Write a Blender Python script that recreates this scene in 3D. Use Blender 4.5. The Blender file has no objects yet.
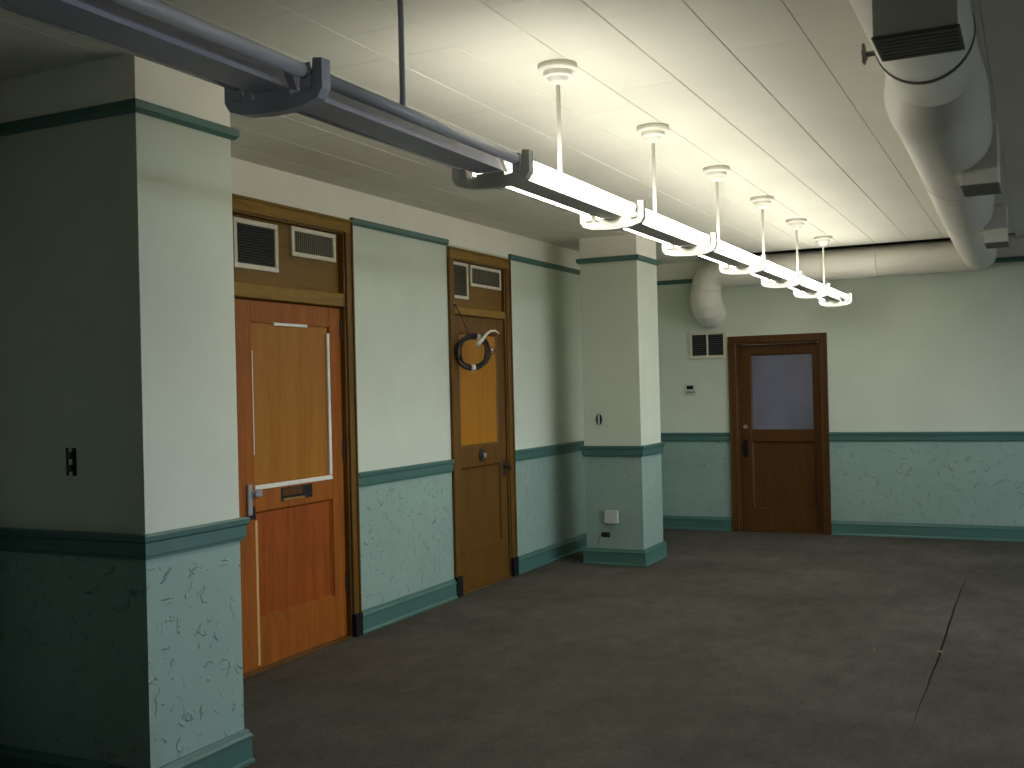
import bpy, math, random
from mathutils import Vector, Matrix

random.seed(7)
SC = bpy.context.scene
COL = SC.collection

# ------------------------------------------------------------------ camera
FPX, YAW, PITCH, ROLL, EYE = 1076.32, 0.4541, 0.0043, -0.0242, 1.6
_up = Vector((0, 0, 1))
_f0 = Vector((-math.sin(YAW), math.cos(YAW), 0))
_r0 = Vector((math.cos(YAW), math.sin(YAW), 0))
FW = _f0 * math.cos(PITCH) + _up * math.sin(PITCH)
_u2 = _up * math.cos(PITCH) - _f0 * math.sin(PITCH)
RT = _r0 * math.cos(ROLL) + _u2 * math.sin(ROLL)
UP = _u2 * math.cos(ROLL) - _r0 * math.sin(ROLL)
CAM = Vector((0, 0, EYE))
cd = bpy.data.cameras.new('camera')
cam = bpy.data.objects.new('camera', cd)
COL.objects.link(cam)
cd.sensor_width = 36.0
cd.lens = FPX / 1024 * 36.0
cd.clip_start = 0.05
cam.matrix_world = Matrix(((RT.x, UP.x, -FW.x, CAM.x), (RT.y, UP.y, -FW.y, CAM.y),
                           (RT.z, UP.z, -FW.z, CAM.z), (0, 0, 0, 1)))
SC.camera = cam


def project(p):
    d = Vector(p) - CAM
    z = d.dot(FW)
    if z < 0.05:
        return None
    return 512 + FPX * d.dot(RT) / z, 384 - FPX * d.dot(UP) / z, z


# ------------------------------------------------------------------ light, exposure
TUBE_STRENGTH = 20.0
TUBE_COLOR = (1.0, 0.975, 0.86)
SKY_COLOR = (0.74, 0.86, 1.0)
SKY_STRENGTH = 13.5
w = bpy.data.worlds.new('overcast_sky')
SC.world = w
w.use_nodes = True
bg = w.node_tree.nodes['Background']
bg.inputs[0].default_value = (*SKY_COLOR, 1)
bg.inputs[1].default_value = SKY_STRENGTH
SC.view_settings.view_transform = 'Standard'
SC.view_settings.look = 'None'
SC.view_settings.gamma = 1.0
SC.view_settings.use_curve_mapping = False
SC.view_settings.exposure = 0.0
SC.cycles.use_denoising = True
SC.cycles.max_bounces = 10
SC.cycles.diffuse_bounces = 6
SC.cycles.sample_clamp_indirect = 6.0

# ------------------------------------------------------------------ room numbers (metres)
XL, YB, ZC = -4.066, 11.516, 2.946          # left wall, back wall, ceiling
XR, YF = 4.6, -2.2                          # right (window) wall, wall behind the camera
PX0, PX1, PXN = -3.703, -3.160, -3.130                    # free-standing pillar, x range
PT, PB = 2.758, 2.712                       # picture rail
CT, CB = 1.068, 0.969                       # chair rail
BT = 0.150                                  # baseboard top
WIN = [(3.3, 5.3), (5.8, 7.8), (8.3, 10.3)]  # windows of the right wall
WZ0, WZ1 = 0.85, 2.45


# ------------------------------------------------------------------ materials
def mat(name):
    m = bpy.data.materials.new(name)
    m.use_nodes = True
    nt = m.node_tree
    return m, nt, nt.nodes['Principled BSDF']


def nd(nt, t, **kw):
    n = nt.nodes.new(t)
    for k, v in kw.items():
        setattr(n, k, v)
    return n


def coords(nt, scale=(1, 1, 1)):
    tc = nd(nt, 'ShaderNodeTexCoord')
    geo = nd(nt, 'ShaderNodeNewGeometry')
    mp = nd(nt, 'ShaderNodeMapping')
    mp.inputs['Scale'].default_value = scale
    nt.links.new(geo.outputs['Position'], mp.inputs['Vector'])
    return mp.outputs['Vector']


def noise(nt, vec, scale, detail=4, rough=0.55, dist=0.0):
    n = nd(nt, 'ShaderNodeTexNoise')
    n.inputs['Scale'].default_value = scale
    n.inputs['Detail'].default_value = detail
    n.inputs['Roughness'].default_value = rough
    n.inputs['Distortion'].default_value = dist
    nt.links.new(vec, n.inputs['Vector'])
    return n.outputs['Fac']


def ramp(nt, fac, stops):
    r = nd(nt, 'ShaderNodeValToRGB')
    els = r.color_ramp.elements
    while len(els) < len(stops):
        els.new(0.5)
    for e, (p, c) in zip(els, stops):
        e.position = p
        e.color = (*c, 1) if len(c) == 3 else c
    nt.links.new(fac, r.inputs['Fac'])
    return r.outputs['Color']


def math_n(nt, op, a, b=None, clamp=False):
    n = nd(nt, 'ShaderNodeMath', operation=op, use_clamp=clamp)
    for i, x in enumerate((a, b)):
        if x is None:
            continue
        if isinstance(x, (int, float)):
            n.inputs[i].default_value = x
        else:
            nt.links.new(x, n.inputs[i])
    return n.outputs[0]


def bump(nt, bs, height, strength, dist=0.01):
    b = nd(nt, 'ShaderNodeBump')
    b.inputs['Strength'].default_value = strength
    b.inputs['Distance'].default_value = dist
    nt.links.new(height, b.inputs['Height'])
    nt.links.new(b.outputs['Normal'], bs.inputs['Normal'])


def sc3(c, k):
    return tuple(min(1, x * k) for x in c)


def paint(name, col, rough=0.6, var=0.06, nscale=2.5, bs_=0.08, bscale=60, spec=0.3):
    m, nt, bs = mat(name)
    v = coords(nt)
    n = noise(nt, v, nscale, 5)
    c = ramp(nt, n, [(0.3, sc3(col, 1 - var)), (0.7, sc3(col, 1 + var))])
    nt.links.new(c, bs.inputs['Base Color'])
    bs.inputs['Roughness'].default_value = rough
    bs.inputs['Specular IOR Level'].default_value = spec
    if bs_:
        bump(nt, bs, noise(nt, v, bscale, 3), bs_, 0.004)
    return m


def plain(name, col, rough=0.5, metal=0.0, spec=0.4, var=0.08, nscale=30):
    m, nt, bs = mat(name)
    v = coords(nt)
    n = noise(nt, v, nscale, 3)
    c = ramp(nt, n, [(0.3, sc3(col, 1 - var)), (0.7, sc3(col, 1 + var))])
    nt.links.new(c, bs.inputs['Base Color'])
    bs.inputs['Roughness'].default_value = rough
    bs.inputs['Metallic'].default_value = metal
    bs.inputs['Specular IOR Level'].default_value = spec
    return m


def wainscot(name, col):
    m, nt, bs = mat(name)
    v = coords(nt)
    n = noise(nt, v, 2.0, 4)
    c = ramp(nt, n, [(0.3, sc3(col, 0.94)), (0.7, sc3(col, 1.06))])
    nt.links.new(c, bs.inputs['Base Color'])
    bs.inputs['Roughness'].default_value = 0.5
    bs.inputs['Specular IOR Level'].default_value = 0.35
    # trowel strokes: thin contour lines of a noise field, broken up by a second field
    a = noise(nt, v, 6.5, 1.5, 0.5, 0.4)
    line = math_n(nt, 'ABSOLUTE', math_n(nt, 'SUBTRACT', a, 0.5))
    line = math_n(nt, 'SUBTRACT', 1.0, math_n(nt, 'MULTIPLY', line, 60.0), True)
    a2 = noise(nt, coords(nt, (1.3, 1.3, 1.3)), 8.5, 1.5, 0.5, 0.5)
    l2 = math_n(nt, 'ABSOLUTE', math_n(nt, 'SUBTRACT', a2, 0.56))
    l2 = math_n(nt, 'SUBTRACT', 1.0, math_n(nt, 'MULTIPLY', l2, 60.0), True)
    line = math_n(nt, 'MAXIMUM', line, l2)
    mask = ramp(nt, noise(nt, v, 15.0, 2), [(0.53, (0, 0, 0)), (0.60, (1, 1, 1))])
    st = math_n(nt, 'MULTIPLY', line, mask)
    fine = math_n(nt, 'MULTIPLY', noise(nt, v, 45, 3), 0.10)
    bump(nt, bs, math_n(nt, 'ADD', st, fine), 0.75, 0.011)
    return m


def wood(name, dark, light, gscale=1.0, rough=0.5, axis='z', spec=0.22):
    m, nt, bs = mat(name)
    s = {'z': (9, 9, 0.7), 'y': (9, 0.7, 9), 'x': (0.7, 9, 9)}[axis]
    v = coords(nt, tuple(k * gscale for k in s))
    n1 = noise(nt, v, 2.2, 6, 0.6, 1.2)
    n2 = noise(nt, coords(nt, tuple(k * gscale * 5 for k in s)), 3.0, 3, 0.6)
    f = math_n(nt, 'ADD', math_n(nt, 'MULTIPLY', n1, 0.7), math_n(nt, 'MULTIPLY', n2, 0.3))
    c = ramp(nt, f, [(0.32, dark), (0.5, tuple((a + b) / 2 for a, b in zip(dark, light))), (0.68, light)])
    nt.links.new(c, bs.inputs['Base Color'])
    bs.inputs['Roughness'].default_value = rough
    bs.inputs['Specular IOR Level'].default_value = spec
    bump(nt, bs, n2, 0.06, 0.002)
    return m


def carpet():
    m, nt, bs = mat('brown_grey_carpet')
    v = coords(nt)
    big = noise(nt, v, 0.9, 5, 0.6)
    mid = noise(nt, coords(nt, (1, 0.6, 1)), 7.0, 8, 0.75)
    fine = noise(nt, v, 48.0, 4, 0.75)
    f = math_n(nt, 'ADD', math_n(nt, 'MULTIPLY', big, 0.36),
               math_n(nt, 'ADD', math_n(nt, 'MULTIPLY', mid, 0.34), math_n(nt, 'MULTIPLY', fine, 0.30)))
    c = ramp(nt, f, [(0.36, (0.050, 0.046, 0.038)), (0.5, (0.086, 0.078, 0.066)), (0.64, (0.130, 0.118, 0.100))])
    nt.links.new(c, bs.inputs['Base Color'])
    bs.inputs['Roughness'].default_value = 0.95
    bs.inputs['Specular IOR Level'].default_value = 0.1
    bump(nt, bs, math_n(nt, 'ADD', math_n(nt, 'MULTIPLY', mid, 0.6), fine), 0.5, 0.01)
    return m


def emitter(name, col, strength):
    m, nt, bs = mat(name)
    e = nd(nt, 'ShaderNodeEmission')
    e.inputs[0].default_value = (*col, 1)
    e.inputs[1].default_value = strength
    nt.links.new(e.outputs[0], nt.nodes['Material Output'].inputs['Surface'])
    return m


def window_glass():
    m, nt, bs = mat('clear_window_glass')
    t = nd(nt, 'ShaderNodeBsdfTransparent')
    g = nd(nt, 'ShaderNodeBsdfGlossy')
    g.inputs['Roughness'].default_value = 0.02
    mx = nd(nt, 'ShaderNodeMixShader')
    mx.inputs[0].default_value = 0.06
    nt.links.new(t.outputs[0], mx.inputs[1])
    nt.links.new(g.outputs[0], mx.inputs[2])
    nt.links.new(mx.outputs[0], nt.nodes['Material Output'].inputs['Surface'])
    return m


M = {
    'mint': paint('pale_mint_paint', (0.59, 0.63, 0.52), var=0.035),
    'wainscot': wainscot('mint_trowelled_plaster', (0.264, 0.368, 0.318)),
    'cream': paint('cream_paint', (0.89, 0.86, 0.75), var=0.03),
    'trim': paint('teal_green_gloss_paint', (0.060, 0.143, 0.120), rough=0.38, var=0.07, bs_=0.03, spec=0.45),
    'tile': paint('off_white_ceiling_tile', (0.73, 0.71, 0.62), rough=0.85, var=0.03, nscale=1.6, bs_=0.10, bscale=120, spec=0.15),
    'joint': plain('dark_ceiling_void', (0.05, 0.045, 0.035), 0.95),
    'lath': plain('grey_tile_backing', (0.30, 0.28, 0.23), 0.95),
    'carpet': carpet(),
    'slab': plain('dark_subfloor', (0.03, 0.027, 0.022), 0.95),
    'redframe': wood('reddish_brown_stile_wood', (0.185, 0.049, 0.004), (0.350, 0.102, 0.008)),
    'redwood': wood('reddish_varnished_wood', (0.18, 0.037, 0.003), (0.35, 0.080, 0.006)),
    'plywood': wood('golden_plywood', (0.245, 0.092, 0.008), (0.37, 0.15, 0.014), 0.6),
    'casing': wood('brown_oak_casing', (0.085, 0.038, 0.004), (0.165, 0.078, 0.008)),
    'casing_h': wood('brown_oak_casing_horizontal', (0.150, 0.080, 0.008), (0.270, 0.150, 0.018), axis='y'),
    'transom': wood('dull_brown_transom_board', (0.105, 0.052, 0.003), (0.185, 0.094, 0.007), axis='y'),
    'doorwood': wood('golden_brown_door_wood', (0.080, 0.034, 0.004), (0.145, 0.066, 0.008)),
    'goldpanel': wood('honey_plywood_panel', (0.28, 0.112, 0.005), (0.40, 0.17, 0.009), 0.6),
    'backwood': wood('dark_brown_door_wood', (0.058, 0.022, 0.004), (0.105, 0.042, 0.008)),
    'rawwood': plain('bare_pale_wood', (0.55, 0.34, 0.12), 0.7),
    'whitestrip': plain('chalky_white_paint', (0.74, 0.70, 0.62), 0.8),
    'vent': plain('ivory_enamel', (0.62, 0.57, 0.44), 0.5),
    'slat': plain('dark_olive_slat', (0.10, 0.09, 0.055), 0.5),
    'slatdark': plain('dark_grey_slat', (0.055, 0.055, 0.05), 0.5),
    'void': plain('black_void', (0.012, 0.012, 0.012), 0.9),
    'black': plain('black_painted_block', (0.010, 0.010, 0.013), 0.7, spec=0.12),
    'bronze': plain('dark_bronze_metal', (0.05, 0.043, 0.038), 0.45, 0.6),
    'steel': plain('brushed_steel', (0.42, 0.42, 0.42), 0.38, 0.8),
    'brass': plain('tarnished_brass', (0.35, 0.22, 0.06), 0.4, 0.7),
    'fixture': plain('daylight_tinted_enamel', (0.70, 0.68, 0.80), 0.45, var=0.04),  # enamel of the unlit fixtures, bluish daylight cast put into the colour
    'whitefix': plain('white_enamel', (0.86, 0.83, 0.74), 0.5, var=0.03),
    'deadtube': plain('unlit_frosted_tube', (0.84, 0.83, 0.88), 0.18, spec=0.6, var=0.02),
    'duct': paint('cream_painted_duct', (0.78, 0.745, 0.655), rough=0.5, var=0.03, bs_=0.02, spec=0.35),
    'ductdark': plain('grey_duct_band', (0.20, 0.19, 0.17), 0.6),
    'grille': plain('dark_register_face', (0.17, 0.17, 0.14), 0.7),
    'plastic': plain('white_plastic', (0.50, 0.52, 0.47), 0.5, var=0.03),
    'cable': plain('black_rubber_cable', (0.018, 0.018, 0.022), 0.5),
    'tape': plain('white_tape', (0.75, 0.70, 0.60), 0.7),
    'frost': plain('lilac_grey_frosted_glass', (0.148, 0.148, 0.200), 0.35, spec=0.5, var=0.10, nscale=4),
    'lit': emitter('glowing_fluorescent_tube', TUBE_COLOR, TUBE_STRENGTH),
    'glass': window_glass(),
    'sash': paint('white_window_paint', (0.65, 0.65, 0.6), bs_=0),
    'darkground': plain('added_dark_ground', (0.04, 0.04, 0.04), 0.9, nscale=1),
}

# ------------------------------------------------------------------ mesh helpers
WLOC = {}


class MB:
    def __init__(s):
        s.v, s.f, s.m, s.sm = [], [], [], []

    def add(s, vs, fs, mi=0, smooth=False):
        b = len(s.v)
        s.v += [tuple(x) for x in vs]
        for f in fs:
            s.f.append([b + i for i in f])
            s.m.append(mi)
            s.sm.append(smooth)
        return s

    def box(s, x0, x1, y0, y1, z0, z1, mi=0):
        if x0 > x1: x0, x1 = x1, x0
        if y0 > y1: y0, y1 = y1, y0
        if z0 > z1: z0, z1 = z1, z0
        vs = [(x, y, z) for z in (z0, z1) for y in (y0, y1) for x in (x0, x1)]
        return s.add(vs, [(0, 2, 3, 1), (4, 5, 7, 6), (0, 1, 5, 4), (2, 6, 7, 3), (0, 4, 6, 2), (1, 3, 7, 5)], mi)

    def bbox(s, x0, x1, y0, y1, z0, z1, b=0.004, mi=0):
        """box with chamfered edges (hull of 24 points)"""
        lo, hi = (min(x0, x1), min(y0, y1), min(z0, z1)), (max(x0, x1), max(y0, y1), max(z0, z1))
        b = min(b, *[(h - l) * 0.45 for l, h in zip(lo, hi)])
        idx, vs = {}, []
        for sx in (0, 1):
            for sy in (0, 1):
                for sz in (0, 1):
                    sg = (sx, sy, sz)
                    for a in range(3):          # vertex lying on the face normal to axis a
                        p = []
                        for k in range(3):
                            e = hi[k] if sg[k] else lo[k]
                            if k != a:
                                e += -b if sg[k] else b
                            p.append(e)
                        idx[(sg, a)] = len(vs)
                        vs.append(tuple(p))
        fs = []
        c = Vector([(l + h) / 2 for l, h in zip(lo, hi)])

        def face(ids):
            p = [Vector(vs[i]) for i in ids]
            n = (p[1] - p[0]).cross(p[2] - p[0])
            if n.dot(sum(p, Vector()) / len(p) - c) < 0:
                ids = ids[::-1]
            fs.append(ids)
        for a in range(3):
            o = [k for k in range(3) if k != a]
            for sa in (0, 1):
                ids = []
                for (p, q) in ((0, 0), (1, 0), (1, 1), (0, 1)):
                    sg = [0, 0, 0]
                    sg[a], sg[o[0]], sg[o[1]] = sa, p, q
                    ids.append(idx[(tuple(sg), a)])
                face(ids)
        for a in range(3):
            o = [k for k in range(3) if k != a]
            for p in (0, 1):
                for q in (0, 1):
                    s0, s1 = [0, 0, 0], [0, 0, 0]
                    s0[a], s1[a] = 0, 1
                    s0[o[0]] = s1[o[0]] = p
                    s0[o[1]] = s1[o[1]] = q
                    s0, s1 = tuple(s0), tuple(s1)
                    face([idx[(s0, o[0])], idx[(s1, o[0])], idx[(s1, o[1])], idx[(s0, o[1])]])
        for sx in (0, 1):
            for sy in (0, 1):
                for sz in (0, 1):
                    sg = (sx, sy, sz)
                    face([idx[(sg, 0)], idx[(sg, 1)], idx[(sg, 2)]])
        return s.add(vs, fs, mi)

    def prism(s, poly, axis, a0, a1, mi=0):
        """poly: 2-D outline extruded along axis ('x': (y,z), 'y': (x,z), 'z': (x,y))"""
        def P(p, a):
            return {'x': (a, p[0], p[1]), 'y': (p[0], a, p[1]), 'z': (p[0], p[1], a)}[axis]
        n = len(poly)
        vs = [P(p, a0) for p in poly] + [P(p, a1) for p in poly]
        area = sum(poly[i][0] * poly[(i + 1) % n][1] - poly[(i + 1) % n][0] * poly[i][1] for i in range(n))
        flip = (area > 0) != (axis == 'y')
        fs = [list(range(n)), list(range(2 * n - 1, n - 1, -1))]
        fs += [[i, n + i, n + (i + 1) % n, (i + 1) % n] for i in range(n)]
        if flip:
            fs = [f[::-1] for f in fs]
        if (a1 - a0) < 0:
            fs = [f[::-1] for f in fs]
        return s.add(vs, fs, mi)

    def rings(s, centres, radii, axes, n=16, caps=(True, True), mi=0, smooth=True):
        """skin of circles; axes: list of (u, v) unit vectors for every ring"""
        vs = []
        for c, r, (u, v) in zip(centres, radii, axes):
            c = Vector(c)
            for i in range(n):
                t = 2 * math.pi * i / n
                vs.append(c + u * (r * math.cos(t)) + v * (r * math.sin(t)))
        fs = []
        for k in range(len(centres) - 1):
            for i in range(n):
                j = (i + 1) % n
                fs.append([k * n + i, k * n + j, (k + 1) * n + j, (k + 1) * n + i])
        s.add(vs, fs, mi, smooth)
        b = len(s.v) - len(vs)
        if caps[0]:
            s.f.append([b + i for i in range(n - 1, -1, -1)]); s.m.append(mi); s.sm.append(False)
        if caps[1]:
            o = b + (len(centres) - 1) * n
            s.f.append([o + i for i in range(n)]); s.m.append(mi); s.sm.append(False)
        return s

    def cyl(s, p0, p1, r0, r1=None, n=14, mi=0, smooth=True, caps=(True, True)):
        p0, p1 = Vector(p0), Vector(p1)
        d = (p1 - p0).normalized()
        u = d.orthogonal().normalized()
        v = d.cross(u)
        return s.rings([p0, p1], [r0, r0 if r1 is None else r1], [(u, v)] * 2, n, caps, mi, smooth)

    def sweep(s, pts, r, n=8, mi=0, closed=False):
        pts = [Vector(p) for p in pts]
        rr = r if isinstance(r, (list, tuple)) else [r] * len(pts)
        ax, prev = [], None
        for i, p in enumerate(pts):
            if closed:
                d = (pts[(i + 1) % len(pts)] - pts[i - 1]).normalized()
            else:
                d = (pts[min(i + 1, len(pts) - 1)] - pts[max(i - 1, 0)]).normalized()
            u = d.orthogonal().normalized() if prev is None else (prev - d * prev.dot(d)).normalized()
            prev = u
            ax.append((u, d.cross(u)))
        if closed:
            pts.append(pts[0]); rr = list(rr) + [rr[0]]; ax.append(ax[0])
        return s.rings(pts, rr, ax, n, (not closed, not closed), mi, True)

    def lathe(s, c, prof, n=24, mi=0):
        """prof: (radius, z) from top to bottom, flat-shaded steps"""
        X, Y = Vector((1, 0, 0)), Vector((0, 1, 0))
        for i in range(len(prof) - 1):
            (r0, z0), (r1, z1) = prof[i], prof[i + 1]
            s.rings([(c[0], c[1], z1), (c[0], c[1], z0)], [r1, r0], [(X, Y)] * 2, n,
                    (i == len(prof) - 2, i == 0), mi, True)
        return s

    def build(s, name, mats, parent=None, kind=None, label=None, cat=None, group=None, origin=None):
        if not isinstance(mats, (list, tuple)):
            mats = [mats]
        lo = [min(p[k] for p in s.v) for k in range(3)]
        hi = [max(p[k] for p in s.v) for k in range(3)]
        o = Vector(origin) if origin else Vector(((lo[0] + hi[0]) / 2, (lo[1] + hi[1]) / 2, lo[2]))
        me = bpy.data.meshes.new(name)
        me.from_pydata([Vector(p) - o for p in s.v], [], s.f)
        for m in mats:
            me.materials.append(M[m] if isinstance(m, str) else m)
        me.polygons.foreach_set('material_index', s.m)
        me.polygons.foreach_set('use_smooth', s.sm)
        me.update()
        return link(name, me, o, parent, kind, label, cat, group)


def link(name, data, wloc, parent=None, kind=None, label=None, cat=None, group=None):
    ob = bpy.data.objects.new(name, data)
    COL.objects.link(ob)
    WLOC[ob.name] = Vector(wloc)
    if parent is not None:
        ob.parent = parent
        ob.location = Vector(wloc) - WLOC[parent.name]
    else:
        ob.location = wloc
    for k, v in (('kind', kind), ('label', label), ('category', cat), ('group', group)):
        if v:
            ob[k] = v
    return ob


def empty(name, loc, label, cat=None, group=None, kind=None):
    return link(name, None, loc, None, kind, label, cat, group)


def moulding(mb, path, prof, closed=False, mi=0):
    """sweep an (out, z) profile along a plan polyline; 'out' is to the right of the walking direction"""
    n = len(path)
    P = [Vector((p[0], p[1])) for p in path]
    offs = []
    for i in range(n):
        dirs = []
        if closed or i > 0:
            dirs.append((P[i] - P[i - 1]).normalized())
        if closed or i < n - 1:
            dirs.append((P[(i + 1) % n] - P[i]).normalized())
        ns = [Vector((d.y, -d.x)) for d in dirs]
        m = ns[0] if len(ns) == 1 else (ns[0] + ns[1])
        if len(ns) == 2:
            m = m / max(1e-6, (1 + ns[0].dot(ns[1])))
        offs.append(m)
    k = len(prof)
    vs = [(P[i].x + offs[i].x * o, P[i].y + offs[i].y * o, z) for i in range(n) for o, z in prof]
    fs = []
    for i in range(n if closed else n - 1):
        j = (i + 1) % n
        for a in range(k):
            b = (a + 1) % k
            fs.append([i * k + a, j * k + a, j * k + b, i * k + b])
    if not closed:
        fs.append(list(range(k))[::-1])
        fs.append([(n - 1) * k + a for a in range(k)])
    mb.add(vs, fs, mi)
    return mb


# profiles (out, z), walked bottom -> top at the front, closed along the wall
G = 0.0005
BASE = [(G, 0.001), (0.031, 0.001), (0.031, 0.014), (0.024, 0.024), (0.022, 0.108), (0.027, 0.112), (0.027, 0.122),
        (0.018, 0.132), (0.014, BT - 0.004), (0.010, BT), (G, BT)]
CHAIR = [(G, CB), (0.012, CB), (0.012, CB + 0.012), (0.020, CB + 0.016), (0.020, CT - 0.034), (0.030, CT - 0.026),
         (0.032, CT - 0.006), (0.028, CT), (G, CT)]
PICT = [(G, PB), (0.014, PB), (0.026, PB + 0.014), (0.028, PT - 0.006), (0.024, PT), (G, PT)]

# ------------------------------------------------------------------ floor
seam_x = -0.552
fl = MB().box(XL - 0.3, XR + 0.3, YF - 0.3, YB + 0.4, -0.25, -0.012).build(
    'floor', 'slab', kind='structure', label='dark floor under the worn brown-grey carpet')
ys = [YF - 0.25 + i * 0.06 for i in range(int((YB + 0.3 - YF + 0.25) / 0.06) + 1)]
ys[-1] = YB + 0.3


def seam_edge(y, side):
    open_ = max(0.0, 1 - abs(y - 7.3) / 2.3)
    wgl = 0.004 * math.sin(y * 2.1) + 0.002 * math.sin(y * 9.7 + 1)
    return seam_x + wgl + side * (0.00004 + 0.0095 * open_ * (0.6 + 0.4 * random.random()))


for side, xe in ((-1, XL - 0.25), (1, XR + 0.25)):
    mb = MB()
    ed = [seam_edge(y, side) for y in ys]
    vs = []
    for y, e in zip(ys, ed):
        vs += [(xe, y, 0), (e, y, 0), (xe, y, -0.011), (e, y, -0.011)]
    fs = []
    for i in range(len(ys) - 1):
        a, b = 4 * i, 4 * i + 4
        q = [(a, a + 1, b + 1, b), (a + 1, a + 3, b + 3, b + 1), (a + 2, b + 2, b + 3, a + 3)]
        fs += [f if side < 0 else f[::-1] for f in q]
    mb.add(vs, fs)
    mb.build('carpet_strip', 'carpet', fl)

# ------------------------------------------------------------------ walls


def wall_x(mb, x0, x1, y0, y1, z0=0.0, z1=None):
    """banded wall piece: textured dado, mint field, cream frieze"""
    z1 = ZC + 0.02 if z1 is None else z1
    for a, b, mi in ((-0.2, CB + 0.03, 0), (CB + 0.03, PB + 0.02, 1), (PB + 0.02, ZC + 0.25, 2)):
        lo, hi = max(a, z0), min(b, z1)
        if hi > lo + 1e-4:
            mb.box(x0, x1, y0, y1, lo, hi, mi)


WM = ['wainscot', 'mint', 'cream']
# door openings of the left wall: (rough opening y0, y1, top)
D1 = dict(y0=4.700, y1=5.862, top=2.650)
D2 = dict(y0=7.318, y1=8.228, top=2.630)
DB = dict(x0=-2.925, x1=-2.035, top=2.030)
TH = 0.16
ZW = ZC + 0.10
mb = MB()
ycur = YF - TH
for d in (D1, D2):
    wall_x(mb, XL - TH, XL, ycur, d['y0'], -0.01, ZW)
    wall_x(mb, XL - TH, XL, d['y0'], d['y1'], d['top'], ZW)
    ycur = d['y1']
wall_x(mb, XL - TH, XL, ycur, YB + TH, -0.01, ZW)
mb.build('wall_left', WM, kind='structure', label='pale mint left wall with textured dado and cream frieze')
mb = MB()
wall_x(mb, XL, DB['x0'], YB, YB + TH, -0.01, ZW)
wall_x(mb, DB['x0'], DB['x1'], YB, YB + TH, DB['top'], ZW)
wall_x(mb, DB['x1'], XR, YB, YB + TH, -0.01, ZW)
mb.build('wall_back', WM, kind='structure', label='pale mint back wall around the dark brown door')
mb = MB()
ycur = YF - TH
for a, b in WIN:
    wall_x(mb, XR, XR + 0.25, ycur, a, -0.01, ZW)
    wall_x(mb, XR, XR + 0.25, a, b, -0.01, WZ0)
    wall_x(mb, XR, XR + 0.25, a, b, WZ1, ZW)
    ycur = b
wall_x(mb, XR, XR + 0.25, ycur, YB + TH, -0.01, ZW)
mb.build('wall_right', WM, kind='structure', label='mint right wall with three tall windows')
mb = MB()
wall_x(mb, XL, XR, YF - TH, YF, -0.01, ZW)
mb.build('wall_front', WM, kind='structure', label='mint wall behind the camera')
for k, (a, b) in enumerate(WIN):
    mb = MB()
    for (p, q, r, s) in ((a, a + .06, WZ0, WZ1), (b - .06, b, WZ0, WZ1), (a, b, WZ0, WZ0 + .06), (a, b, WZ1 - .06, WZ1),
                         (a, b, 1.62, 1.68), ((a + b) / 2 - .025, (a + b) / 2 + .025, WZ0, WZ1)):
        mb.bbox(XR + 0.09, XR + 0.15, p, q, r, s)
    wo = mb.build('window_%d' % (k + 1), 'sash', kind='structure', label='white sash window in the right wall')
    MB().box(XR + 0.118, XR + 0.122, a + .05, b - .05, WZ0 + .05, WZ1 - .05).build('pane', 'glass', wo)
    MB().bbox(XR - 0.06, XR + 0.09, a - .05, b + .05, WZ0 - .04, WZ0).build('window_sill', 'sash', wo)
    L = bpy.data.lights.new('window_portal', 'AREA')
    L.shape = 'RECTANGLE'
    L.size, L.size_y = WZ1 - WZ0, b - a
    L.cycles.is_portal = True
    lo = bpy.data.objects.new('window_portal', L)
    COL.objects.link(lo)
    lo.location = (XR + 0.24, (a + b) / 2, (WZ0 + WZ1) / 2)
    lo.rotation_euler = (0, math.pi / 2, 0)
MB().box(XR + 0.6, XR + 60, -40, 60, -1.2, -1.0).build('added_ground', 'darkground', kind='structure',  # unseen ground, added dark so little light bounces up to the ceiling
                                                      label='dark ground added outside the windows to limit light bounced onto the ceiling')

# ------------------------------------------------------------------ ceiling with square tiles
PITCH_T = 0.3095
TX0, TY0 = -0.777, 3.080
GAPX0, GAPX1, GAPY = -3.02, -0.30, 11.125      # slot in front of the branch duct
cl = MB().box(XL, XR, YF, YB, ZC + 0.030, ZC + 0.14)
cl = cl.build('ceiling', 'lath', kind='structure', label='white tiled ceiling of square panels')
MB().box(GAPX0, GAPX1, GAPY - 0.05, YB - 0.002, ZC + 0.022, ZC + 0.029).build('void_strip', 'joint', cl)
TILE_ME = {}


def tile_mesh(sx, sy):
    key = (round(sx, 3), round(sy, 3))
    if key in TILE_ME:
        return TILE_ME[key]
    gx, gy, b = 0.0009, 0.0003, 0.003
    a0, a1, b0, b1 = gx, sx - gx, gy, sy - gy
    vs = [(a0 + b, b0 + b * .12, 0), (a1 - b, b0 + b * .12, 0), (a1 - b, b1 - b * .12, 0), (a0 + b, b1 - b * .12, 0),
          (a0, b0, b * .8), (a1, b0, b * .8), (a1, b1, b * .8), (a0, b1, b * .8),
          (a0, b0, .018), (a1, b0, .018), (a1, b1, .018), (a0, b1, .018)]
    fs = [(3, 2, 1, 0)]
    for r in (0, 4):
        for i in range(4):
            j = (i + 1) % 4
            fs.append((r + i, r + j, r + 4 + j, r + 4 + i))
    me = bpy.data.meshes.new('ceiling_tile')
    me.from_pydata(vs, [], fs)
    me.materials.append(M['tile'])
    TILE_ME[key] = me
    return me


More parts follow.
